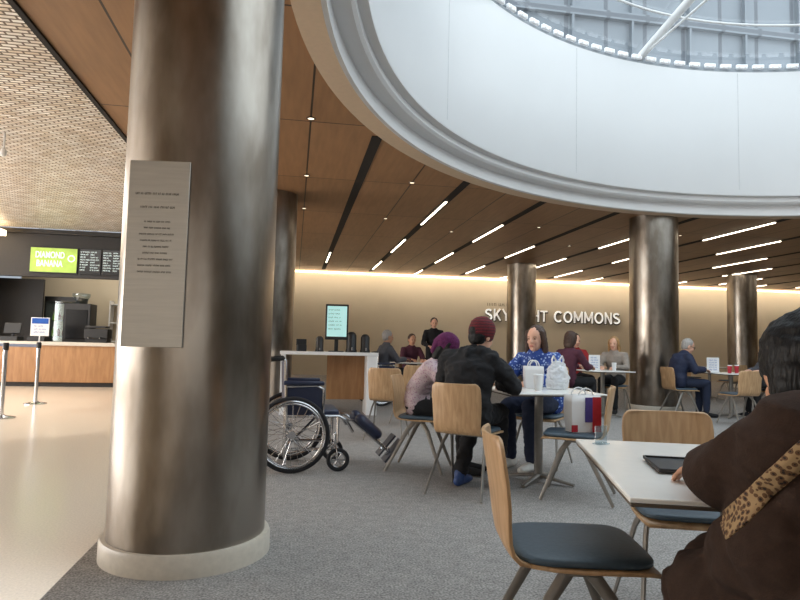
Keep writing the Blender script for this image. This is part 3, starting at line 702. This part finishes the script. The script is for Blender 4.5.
    if style=='bob': mb.tube([(-.025,0,.04),(-.03,0,-.05),(-.045,0,-.10)],[(.092,.098),(.08,.102),(.05,.088)],seg=16,side=(0,1,0),T=Mh)
    if style=='full':
        mb.ell((-.030,0,.028),(.100,.092,.102),T=Mh); mb.tube([(-.03,0,.02),(-.04,0,-.05),(-.05,0,-.09)],[(.092,.094),(.076,.09),(.05,.078)],seg=18,side=(0,1,0),T=Mh)
    ho=blob(mb,'hair',M[hair],e,voxel=.007 if vox<.013 else .011,smooth=2,crease=.004 if style!='full' else .006,cs=30 if style!='full' else 20)
    if hat:
        mb=MB(); mb.ell((-.02,0,.052),(.110,.094,.096),T=Mh); mb.tube([(-.018,0,.038),(-.018,0,.065)],[(.112,.097),(.112,.097)],seg=24,side=(0,1,0),T=Mh)
        if hat=='purplehat': mb.tube([(-.06,0,.06),(-.10,0,.02),(-.11,0,-.05)],[(.08,.08),(.06,.07),(.04,.06)],seg=14,side=(0,1,0),T=Mh)
        blob(mb,'knit_hat',M[hat],e,voxel=.008,smooth=2,crease=.003,cs=22)
    if face:
        for s in (1,-1):
            mb=MB(); mb.ell((.078,s*.030,.008),(.007,.0115,.005),T=Mh,seg=12,rings=8); mb.obj('eye',M['eye'],e)
            mb=MB(); mb.tube([(.081,s*.018,.025),(.080,s*.031,.028),(.072,s*.044,.025)],.0025,seg=6,T=Mh); mb.obj('eyebrow',M[hair],e)
        mb=MB(); mb.ell((.0865,0,-.057),(.006,.021,.0055),T=Mh,seg=12,rings=8); mb.obj('mouth',M['lip'],e)
    return e,q,Mh

# brown coat
bp,bq,bm_=person('person in brown wool coat with leopard print strap, leaning over table',(1.07,1.07,0),112,'coatbrn','coatbrn','skin2','blk','hairblk','full',
   pose=dict(pel=(-.05,0,.60),waist=(-.05,0,.72),chest=(-.01,-.01,.86),neck=(.05,-.025,.975),head=(.09,-.045,1.055),shl=(.02,.155,.950),shr=(.01,-.18,.945),ell=(.20,.085,.835),elr=(.18,-.23,.82),wrl=(.33,-.10,.815),wrr=(.34,-.20,.81),
     knl=(.31,.01,.565),knr=(.36,-.16,.565),hil=(-.02,.07,.57),anl=(.29,.02,.10),anr=(.34,-.18,.10),hy=-34,hp=20,hdl=(.25,-.95,-.05)),vox=.0085,bulk=1.18,topname='coat',crease=.014,cs=6.5,skirt=True)
coat=[c for c in bp.children if c.name.startswith('coat')][0]
mb=MB(); n=bq['neck']; T=Matrix.Translation((n.x-.01,n.y,n.z+.012))@Matrix.Rotation(rad(20),4,'Y'); mb.torus((0,0,0),.088,.026,'Z',seg=36,sec=10,sq=1.25,T=T); blob(mb,'scarf',M['scarf'],bp,voxel=.007,smooth=3,crease=.005,cs=18)
bvh=BVHTree.FromPolygons([v.co.copy() for v in coat.data.vertices],[tuple(p.vertices) for p in coat.data.polygons])
nn=V((-.37,.93,0)).normalized(); A=V((-.15,.17,1.08)); B=V((.14,.20,.745)); ab=(B-A).normalized(); wd=ab.cross(nn).normalized()
rows=[]; NN=44
for i in range(NN+1):
    c=A.lerp(B,i/NN); row=[]
    for w in (-.018,-.006,.006,.018):
        o_=c+wd*w+nn*.5; h=bvh.ray_cast(o_,-nn)
        row.append(h[0]+nn*.006 if h[0] is not None else None)
    rows.append(row)
rows=[r for r in rows if all(p is not None for p in r)]
runs=[[rows[0]]]
for r in rows[1:]:
    if (r[1]-runs[-1][-1][1]).length<.05: runs[-1].append(r)
    else: runs.append([r])
run=max(runs,key=len)
vs=[tuple(p) for r in run for p in r]; fs=[]
for i in range(len(run)-1):
    for k in range(3): a=i*4+k; fs.append((a,a+1,a+5,a+4))
mb=MB(); mb.add(vs,fs); o=mb.obj('bag_strap',M['leopard'],bp,ang=80); s=o.modifiers.new('s','SOLIDIFY'); s.thickness=.005; o['label']='leopard print bag strap over the shoulder'

person('person in black hooded jacket and dark red beanie seated facing table',(1.33,4.62,0),51,'blk','blk','skin','shoeb','hairblk','short',hat='beanie',
   pose=dict(chest=(0,-.01,.92),neck=(.06,-.03,1.05),head=(.11,-.06,1.17),ell=(.12,.27,.80),elr=(.12,-.32,.80),hy=-22,hp=18,anl=(.16,.13,.10),anr=(.30,-.13,.10)),vox=.010,bulk=1.2,hood=True,crease=.013)
person('woman in blue patterned blouse with long brown hair, leaning on table',(2.33,5.62,0),218,'blue','jean','skin','shoew','hairbrn','long',
   pose=dict(chest=(.03,0,.91),neck=(.09,0,1.05),head=(.13,.01,1.18),shl=(.06,.17,.99),shr=(.06,-.17,.99),ell=(.18,.26,.80),elr=(.20,-.25,.80),hy=4,hp=6,anl=(.34,.10,.10),anr=(.30,-.14,.10)),vox=.010,bulk=1.18,topname='blouse',crease=.010)
person('person in purple knit hat and pale floral jacket leaning over table',(1.15,5.47,0),-25,'pinkp','blk','skin','blk','hairblk','long',hat='purplehat',scale=.95,
   pose=dict(chest=(.06,0,.88),neck=(.15,0,1.02),head=(.23,0,1.12),shl=(.10,.16,.97),shr=(.10,-.16,.97),ell=(.26,.22,.80),elr=(.26,-.22,.80),wrl=(.45,.08,.83),wrr=(.45,-.10,.83),hp=20),vox=.011,crease=.008)
gm,gq,Mh=person('grey haired man with glasses in navy jacket reading at table',(6.45,9.6,0),-5,'bluej','jean','skin','blk','hairgry','short',bulk=1.25,
   pose=dict(hp=22,hy=-12,chest=(.02,0,.92),head=(.16,0,1.18),neck=(.09,0,1.05),shl=(.05,.18,1.0),shr=(.05,-.18,1.0)),vox=.014)
mb=MB()
for s in (1,-1):
    T=Mh@Matrix.Translation((.094,s*.032,.005)); mb.torus((0,0,0),.022,.0025,'X',seg=20,sec=6,T=T); mb.tube([(.094,s*.052,.008),(0,s*.088,.008)],.0025,seg=6,T=Mh)
mb.tube([(.096,.012,.006),(.096,-.012,.006)],.0025,seg=6,T=Mh); mb.obj('glasses',M['black'],gm)
person('person in plum coat with dark hair seated at table',(4.22,9.1,0),25,'plum','blk','skin','blk','hairbrn','bob',vox=.015,scale=1.03)
person('person in red jacket seated at table',(4.95,10.45,0),-90,'redcl','blk','skin','blk','hairblk','short',vox=.015,scale=1.03)
person('woman with blond hair in pale grey sweater seated at table',(5.60,10.2,0),225,'tan','blk','skin','blk','hairbld','long',vox=.015)
person('person in dark grey sweater seated at table with cups',(8.15,9.5,0),180,'greyc','blk','skin','blk','hairbld','bob',vox=.015)
person('person in grey sweater sitting in wheelchair',(1.66,11.34,.03),15,'greyc','blk','skin2','blk','hairgry','short',vox=.015,bulk=1.1,pose=dict(anl=(.55,.13,.22),anr=(.55,-.13,.22),knl=(.40,.12,.57),knr=(.40,-.12,.57)))
person('person in black clothing standing at the serving area',(3.15,13.9,0),-95,'blk','blk','skin','blk','hairblk','short',vox=.015,stand=True)
person('person in dark coat seated at a far table',(3.0,12.2,0),190,'blk','jean','skin','blk','hairblk','bob',vox=.015)
person('person in plum coat seated at a far table',(2.45,12.95,0),-80,'plum','jean','skin2','blk','hairbrn','short',vox=.015)

# ------------------------------------------------------------ desk and kiosk
e=empty('service_desk',(.55,9.83,0),0,label='white topped desk with white ends and oak panel',category='desk')
mb=MB(); mb.box((0,0,.935),(1.50,.52,.05)); mb.obj('worktop',M['white'],e,bevel=.004)
mb=MB(); mb.box((.66,0,.455),(.16,.50,.91)); mb.obj('side_panel',M['white'],e,bevel=.003)
mb=MB(); mb.box((-.70,0,.455),(.07,.50,.91)); mb.obj('side_panel',M['white'],e,bevel=.003)
mb=MB(); mb.box((.28,.12,.56),(.60,.03,.70)); mb.obj('oak_panel',M['oak'],e,bevel=.002)
e=empty('kiosk_screen',(.66,9.83,.96),rad(-4),label='upright touchscreen kiosk with teal page on the desk',category='screen')
mb=MB(); mb.box((0,0,.47),(.36,.035,.56)); mb.box((0,.03,.12),(.06,.04,.25)); mb.box((0,.03,.008),(.24,.2,.015)); mb.obj('housing',M['black'],e,bevel=.006)
mb=MB(); mb.box((0,-.019,.48),(.31,.003,.48)); mb.obj('display',M['scrteal'],e)
mb=MB(); 
for i in range(6): scribble(mb,-.13,.13,.66-i*.06,.025,-.0215,center=False)
mb.obj('display_print',M['scrdark'],e,smooth=False)
for x,w in ((.40,.75),(.90,1.0),(1.12,.9)):
    e=empty('coffee_urn',(x,9.85,.96),0,label='black coffee urn on the desk',category='urn',group='coffee urns'); e.scale=(w,w,w)
    mb=MB(); mb.lathe([(.09,0),(.09,.03),(.08,.05),(.08,.26),(.06,.30),(.03,.32)],seg=28); mb.obj('urn_body',M['black'],e,ang=30)
    mb=MB(); mb.tube([(0,-.08,.07),(0,-.13,.07),(0,-.13,.04)],.01,seg=8); mb.obj('spout',M['chrome'],e)
e=empty('payment_terminal',(.12,9.8,.96),rad(10),label='small dark payment terminal on the desk',category='terminal')
mb=MB(); mb.box((0,0,.05),(.14,.12,.10)); mb.box((0,.02,.14),(.16,.02,.1)); mb.obj('terminal_body',M['black'],e,bevel=.006)

# wall lettering
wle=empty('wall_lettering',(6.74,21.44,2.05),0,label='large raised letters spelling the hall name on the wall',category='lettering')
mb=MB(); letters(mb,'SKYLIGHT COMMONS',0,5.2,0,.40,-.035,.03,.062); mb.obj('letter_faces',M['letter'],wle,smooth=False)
mb=MB(); letters(mb,'SKYLIGHT COMMONS',.03,5.23,-.025,.40,.01,.05,.080); mb.obj('letter_shadow',M['metalshade'],wle,smooth=False)  # dark shifted copy behind the faces, a shadow built as geometry
mb=MB(); scribble(mb,6.85,8.35,2.62,.10,21.49,fill=1.0,center=False); mb.obj('wall_inscription',M['metalshade'],smooth=False,label='small raised metal line of lettering above the hall name',category='lettering')

# ------------------------------------------------------------ cafe
mb=MB(); mb.box((-5.2,18.3,1.7),(4.3,.1,3.4)); mb.obj('wall_cafe_rear',M['wall'],kind='structure',smooth=False)
mb=MB(); mb.box((-9.6,15.6,1.7),(4.8,.2,3.4)); mb.obj('wall_cafe_front',M['walldark'],kind='structure',smooth=False)
mb=MB(); mb.box((-5.1,15.55,2.97),(4.2,.16,1.0)); mb.obj('wall_cafe_header',M['walldark'],kind='structure',smooth=False)
mb=MB(); mb.box((-6.75,16.6,1.2),(1.2,.1,2.6)); mb.obj('wall_cafe_screen',M['walldark'],kind='structure',smooth=False)
mb=MB(); mb.box((-7.5,14.8,3.40),(2.0,.8,.12)); mb.obj('trim_20',M['lampw'],kind='structure',smooth=False)
e=empty('menu_screen',(-5.55,15.444,2.86),0,label='bright green digital menu screen with white lettering',category='screen',group='menu screens')
mb=MB(); mb.box((0,0,0),(1.04,.05,.60)); mb.obj('housing',M['black'],e,bevel=.004); mb=MB(); mb.box((0,-.028,0),(1.0,.004,.56)); mb.obj('display',M['green'],e)
textmesh('DIAMOND',.62,.15,'screen_print',M['scrtxt'],parent=e,loc=(-.08,-.034,.12),bold=.01); textmesh('BANANA',.56,.15,'screen_print',M['scrtxt'],parent=e,loc=(-.08,-.034,-.08),bold=.01)
mb=MB(); mb.torus((.38,-.031,.05),.07,.012,'Y',seg=24,sec=6,sq=.2); mb.obj('screen_emblem',M['scrtxt'],e)
for x in (-4.76,-4.26):
    e=empty('menu_screen',(x,15.444,2.86),0,label='black digital menu screen with small white price lines',category='screen',group='menu screens')
    mb=MB(); mb.box((0,0,0),(.48,.05,.60)); mb.obj('housing',M['black'],e,bevel=.004); mb=MB(); mb.box((0,-.028,0),(.45,.004,.56)); mb.obj('display',M['screenk'],e)
    mb=MB()
    for c in (-.11,.11):
        for i in range(8): scribble(mb,c-.10,c+.10,.22-i*.06,.028,-.0315,center=False,fill=random.choice((.6,.8,.95)))
    mb.obj('screen_print',M['scrtxt'],e,smooth=False)
e=empty('service_counter',(-5.2,15.0,0),0,label='oak fronted cafe counter with pale stone top',category='counter')
mb=MB(); mb.box((0,0,.5),(3.1,.62,.80)); mb.obj('front_panel',M['oak'],e,bevel=.004)
mb=MB(); mb.box((0,0,.94),(3.2,.72,.08)); mb.obj('worktop',M['granite'],e,bevel=.004)
mb=MB(); mb.box((0,.03,.05),(3.06,.5,.10)); mb.obj('plinth',M['walldark'],e)
e=empty('drinks_fridge',(-5.85,17.3,0),0,label='black upright drinks fridge with lit glass front',category='fridge')
mb=MB(); mb.box((0,.3,1.05),(.8,.1,2.1)); mb.box((-.38,0,1.05),(.05,.7,2.1)); mb.box((.38,0,1.05),(.05,.7,2.1)); mb.box((0,0,2.05),(.8,.7,.12)); mb.box((0,0,.15),(.8,.7,.3)); mb.obj('cabinet',M['black'],e,bevel=.005)
mb=MB(); mb.box((0,.22,1.1),(.7,.02,1.7)); mb.obj('lit_back',M['fridgelit'],e)
for z in (.7,1.1,1.5):
    mb=MB(); mb.box((0,0,z),(.7,.5,.015)); mb.obj('shelf',M['chrome'],e)
    for x in (-.25,-.12,0,.12,.25):
        b=empty('drink_bottle',(-5.85+x,17.2,z+.008),0,label='small drink bottle on a fridge shelf',category='bottle',group='bottles in the fridge')
        mb=MB(); mb.lathe([(.03,0),(.032,.12),(.012,.18),(.012,.21)],seg=14); mb.obj('bottle_body',[M['redb'],M['bluesign'],M['green']][int(x*100)%3],b,ang=60)
        mb=MB(); mb.lathe([(.014,.21),(.014,.23)],seg=12); mb.obj('cap',M['white'],b)
mb=MB(); mb.box((0,-.34,1.17),(.72,.01,1.74)); mb.obj('glass_door',M['glass'],e)
e=empty('coffee_grinder_cabinet',(-5.15,16.2,0),0,label='tall black cabinet with dark door behind the counter',category='cabinet')
mb=MB(); mb.box((0,0,.95),(.60,.5,1.9)); mb.obj('cabinet_body',M['black'],e,bevel=.01)
mb=MB(); mb.box((0,-.26,1.4),(.48,.02,.7)); mb.obj('door',M['screenk'],e,bevel=.005)
mb=MB(); mb.lathe([(.12,1.9),(.2,2.1),(.2,2.15)],seg=24); mb.obj('hopper',M['glass'],e)
e=empty('shelf_unit',(-4.3,18.05,0),0,label='white wall shelf unit with cafe supplies',category='shelf')
mb=MB()
for z in (1.0,1.5,2.0): mb.box((0,0,z),(1.3,.35,.03))
for x in (-.65,.65): mb.box((x,0,1.05),(.03,.35,2.1))
mb.obj('shelf_frame',M['white'],e,bevel=.002)
e=empty('espresso_machine',(-4.4,15.05,.98),0,label='dark espresso machine on the counter',category='coffee machine')
mb=MB(); mb.box((0,.05,.2),(.5,.35,.22)); mb.box((0,.08,.05),(.46,.3,.1)); mb.box((0,0,.35),(.44,.3,.05)); mb.obj('machine_body',M['black'],e,bevel=.01)
for x in (-.12,.12):
    mb=MB(); mb.tube([(x,-.13,.12),(x,-.25,.10)],.014,seg=8); mb.obj('portafilter',M['chrome'],e)
for x in (-6.15,-5.6):
    e=empty('cash_register',(x,15.0,.98),0,label='dark cash register with screen on the counter',category='register',group='cash registers')
    mb=MB(); mb.box((0,0,.05),(.35,.35,.1)); mb.box((0,.02,.14),(.05,.05,.1)); T=Matrix.Translation((0,0,.28))@Matrix.Rotation(rad(-15),4,'X'); mb.box((0,0,0),(.34,.03,.24),T=T); mb.obj('register_body',M['black'],e,bevel=.006)
st=empty('queue_post',(-3.80,9.1,0),0,label='slim steel queue barrier post with round base',category='queue post',group='queue barrier posts')
mb=MB(); mb.lathe([(.17,0),(.17,.012),(.05,.035),(.03,.05)],seg=36); mb.obj('base',M['chrome'],st,ang=30)
mb=MB(); mb.lathe([(.028,.04),(.028,.9)],seg=24); mb.obj('post',M['chrome'],st)
mb=MB(); mb.lathe([(.036,.9),(.038,.98),(.03,1.0)],seg=24); mb.obj('belt_head',M['black'],st)
dup(st,(-5.6,11.6,0),0)
s1=dup(st,(-4.1,11.0,0),0,label='steel queue post carrying a white and blue notice')
mb=MB(); mb.box((0,0,1.25),(.28,.015,.30)); mb.tube([(0,0,.98),(0,0,1.12)],.01,seg=8); mb.obj('notice_panel',M['white'],s1,bevel=.003)
mb=MB(); mb.box((0,-.0095,1.345),(.25,.003,.09)); scribble(mb,-.11,.11,1.26,.026,-.0095); scribble(mb,-.11,.11,1.21,.026,-.0095); scribble(mb,-.11,.11,1.16,.026,-.0095); mb.obj('notice_print',M['bluesign'],s1,smooth=False)
mb=MB(); mb.box((-4.85,11.3,.94),(1.56,.004,.05),rz=math.atan2(.6,-1.5)); mb.obj('queue_belt',M['navy'],smooth=False,label='dark retractable belt between queue posts',category='belt')

# ------------------------------------------------------------ lights
def area(name,loc,rot,sx,sy,W,col,portal=False,shape='RECTANGLE'):
    l=bpy.data.lights.new(name,'AREA'); l.shape=shape; l.size=sx; l.size_y=sy; l.energy=W; l.color=col
    if portal: l.cycles.is_portal=True
    o=bpy.data.objects.new(name,l); COL.objects.link(o); o.location=loc; o.rotation_euler=rot; return o
area('skylight_portal',(OC[0],OC[1],DT+.05),(0,0,0),12.3,12.3,1,(1,1,1),portal=True,shape='SQUARE')
area('front_fill',(-2,-6.9,1.9),(rad(90),0,0),12,2.6,80,(1,.98,.96))  # added fill lamp in front of a solid wall, no window there
area('side_daylight',(-11.8,6,1.9),(rad(90),0,rad(-90)),12,2.6,620,(1,.98,.95))
area('mesh_ceiling_fill',(-11.5,9,1.0),(rad(125),0,rad(-90)),9,.6,400,(.98,.98,1))  # added lamp without a fixture, brightens the mesh ceiling
area('wall_wash',(9.5,20.9,3.5),(rad(28),0,0),23,.12,150,(1,.86,.68))
area('cafe_lamp',(-5.2,17.0,3.3),(0,0,0),2.5,1.5,40,(1,.90,.75))
area('hall_fill',(-6,11,3.52),(0,0,0),5,5,230,(1,.97,.93))  # broad unseen fill added over the terrazzo, stands for no single fixture
area('seating_downlight',(8,15.5,3.54),(0,0,0),16,5,55,(1,.90,.78))
for (x,y,en,sz) in ((-3.3,8.0,150,46),(-4.6,10.2,130,50)):  # unseen spots added to imitate sun patches on the terrazzo
    l=bpy.data.lights.new('sun_patch_spot','SPOT'); l.energy=en; l.spot_size=rad(sz); l.spot_blend=.35; l.shadow_soft_size=.06; l.color=(1,.95,.86)
    o=bpy.data.objects.new('sun_patch_spot',l); COL.objects.link(o); o.location=(x,y,3.5); o.rotation_euler=(rad(8),0,0)
w=bpy.data.worlds.new('World'); bpy.context.scene.world=w; w.use_nodes=True; nt=w.node_tree; bg=nt.nodes['Background']
tcn=nt.nodes.new('ShaderNodeTexCoord'); sp=nt.nodes.new('ShaderNodeSeparateXYZ'); rp=nt.nodes.new('ShaderNodeValToRGB')
rp.color_ramp.elements[0].color=(1,.99,.98,1); rp.color_ramp.elements[1].color=(.90,.955,1,1)
nt.links.new(tcn.outputs['Generated'],sp.inputs[0]); nt.links.new(sp.outputs['Z'],rp.inputs[0]); nt.links.new(rp.outputs[0],bg.inputs[0]); bg.inputs[1].default_value=3.2

# ------------------------------------------------------------ camera
cam=bpy.data.cameras.new('camera'); co=bpy.data.objects.new('camera',cam); COL.objects.link(co)
cam.sensor_width=36; cam.lens=27.9; cam.clip_start=.05
co.matrix_world=Matrix.Translation((0,0,1.1))@Matrix.Rotation(rad(-9.6),4,'Z')@Matrix.Rotation(rad(94.1),4,'X')@Matrix.Rotation(rad(1.35),4,'Z')
bpy.context.scene.camera=co
bpy.context.scene.view_settings.view_transform='Standard'
bpy.context.scene.view_settings.look='None'
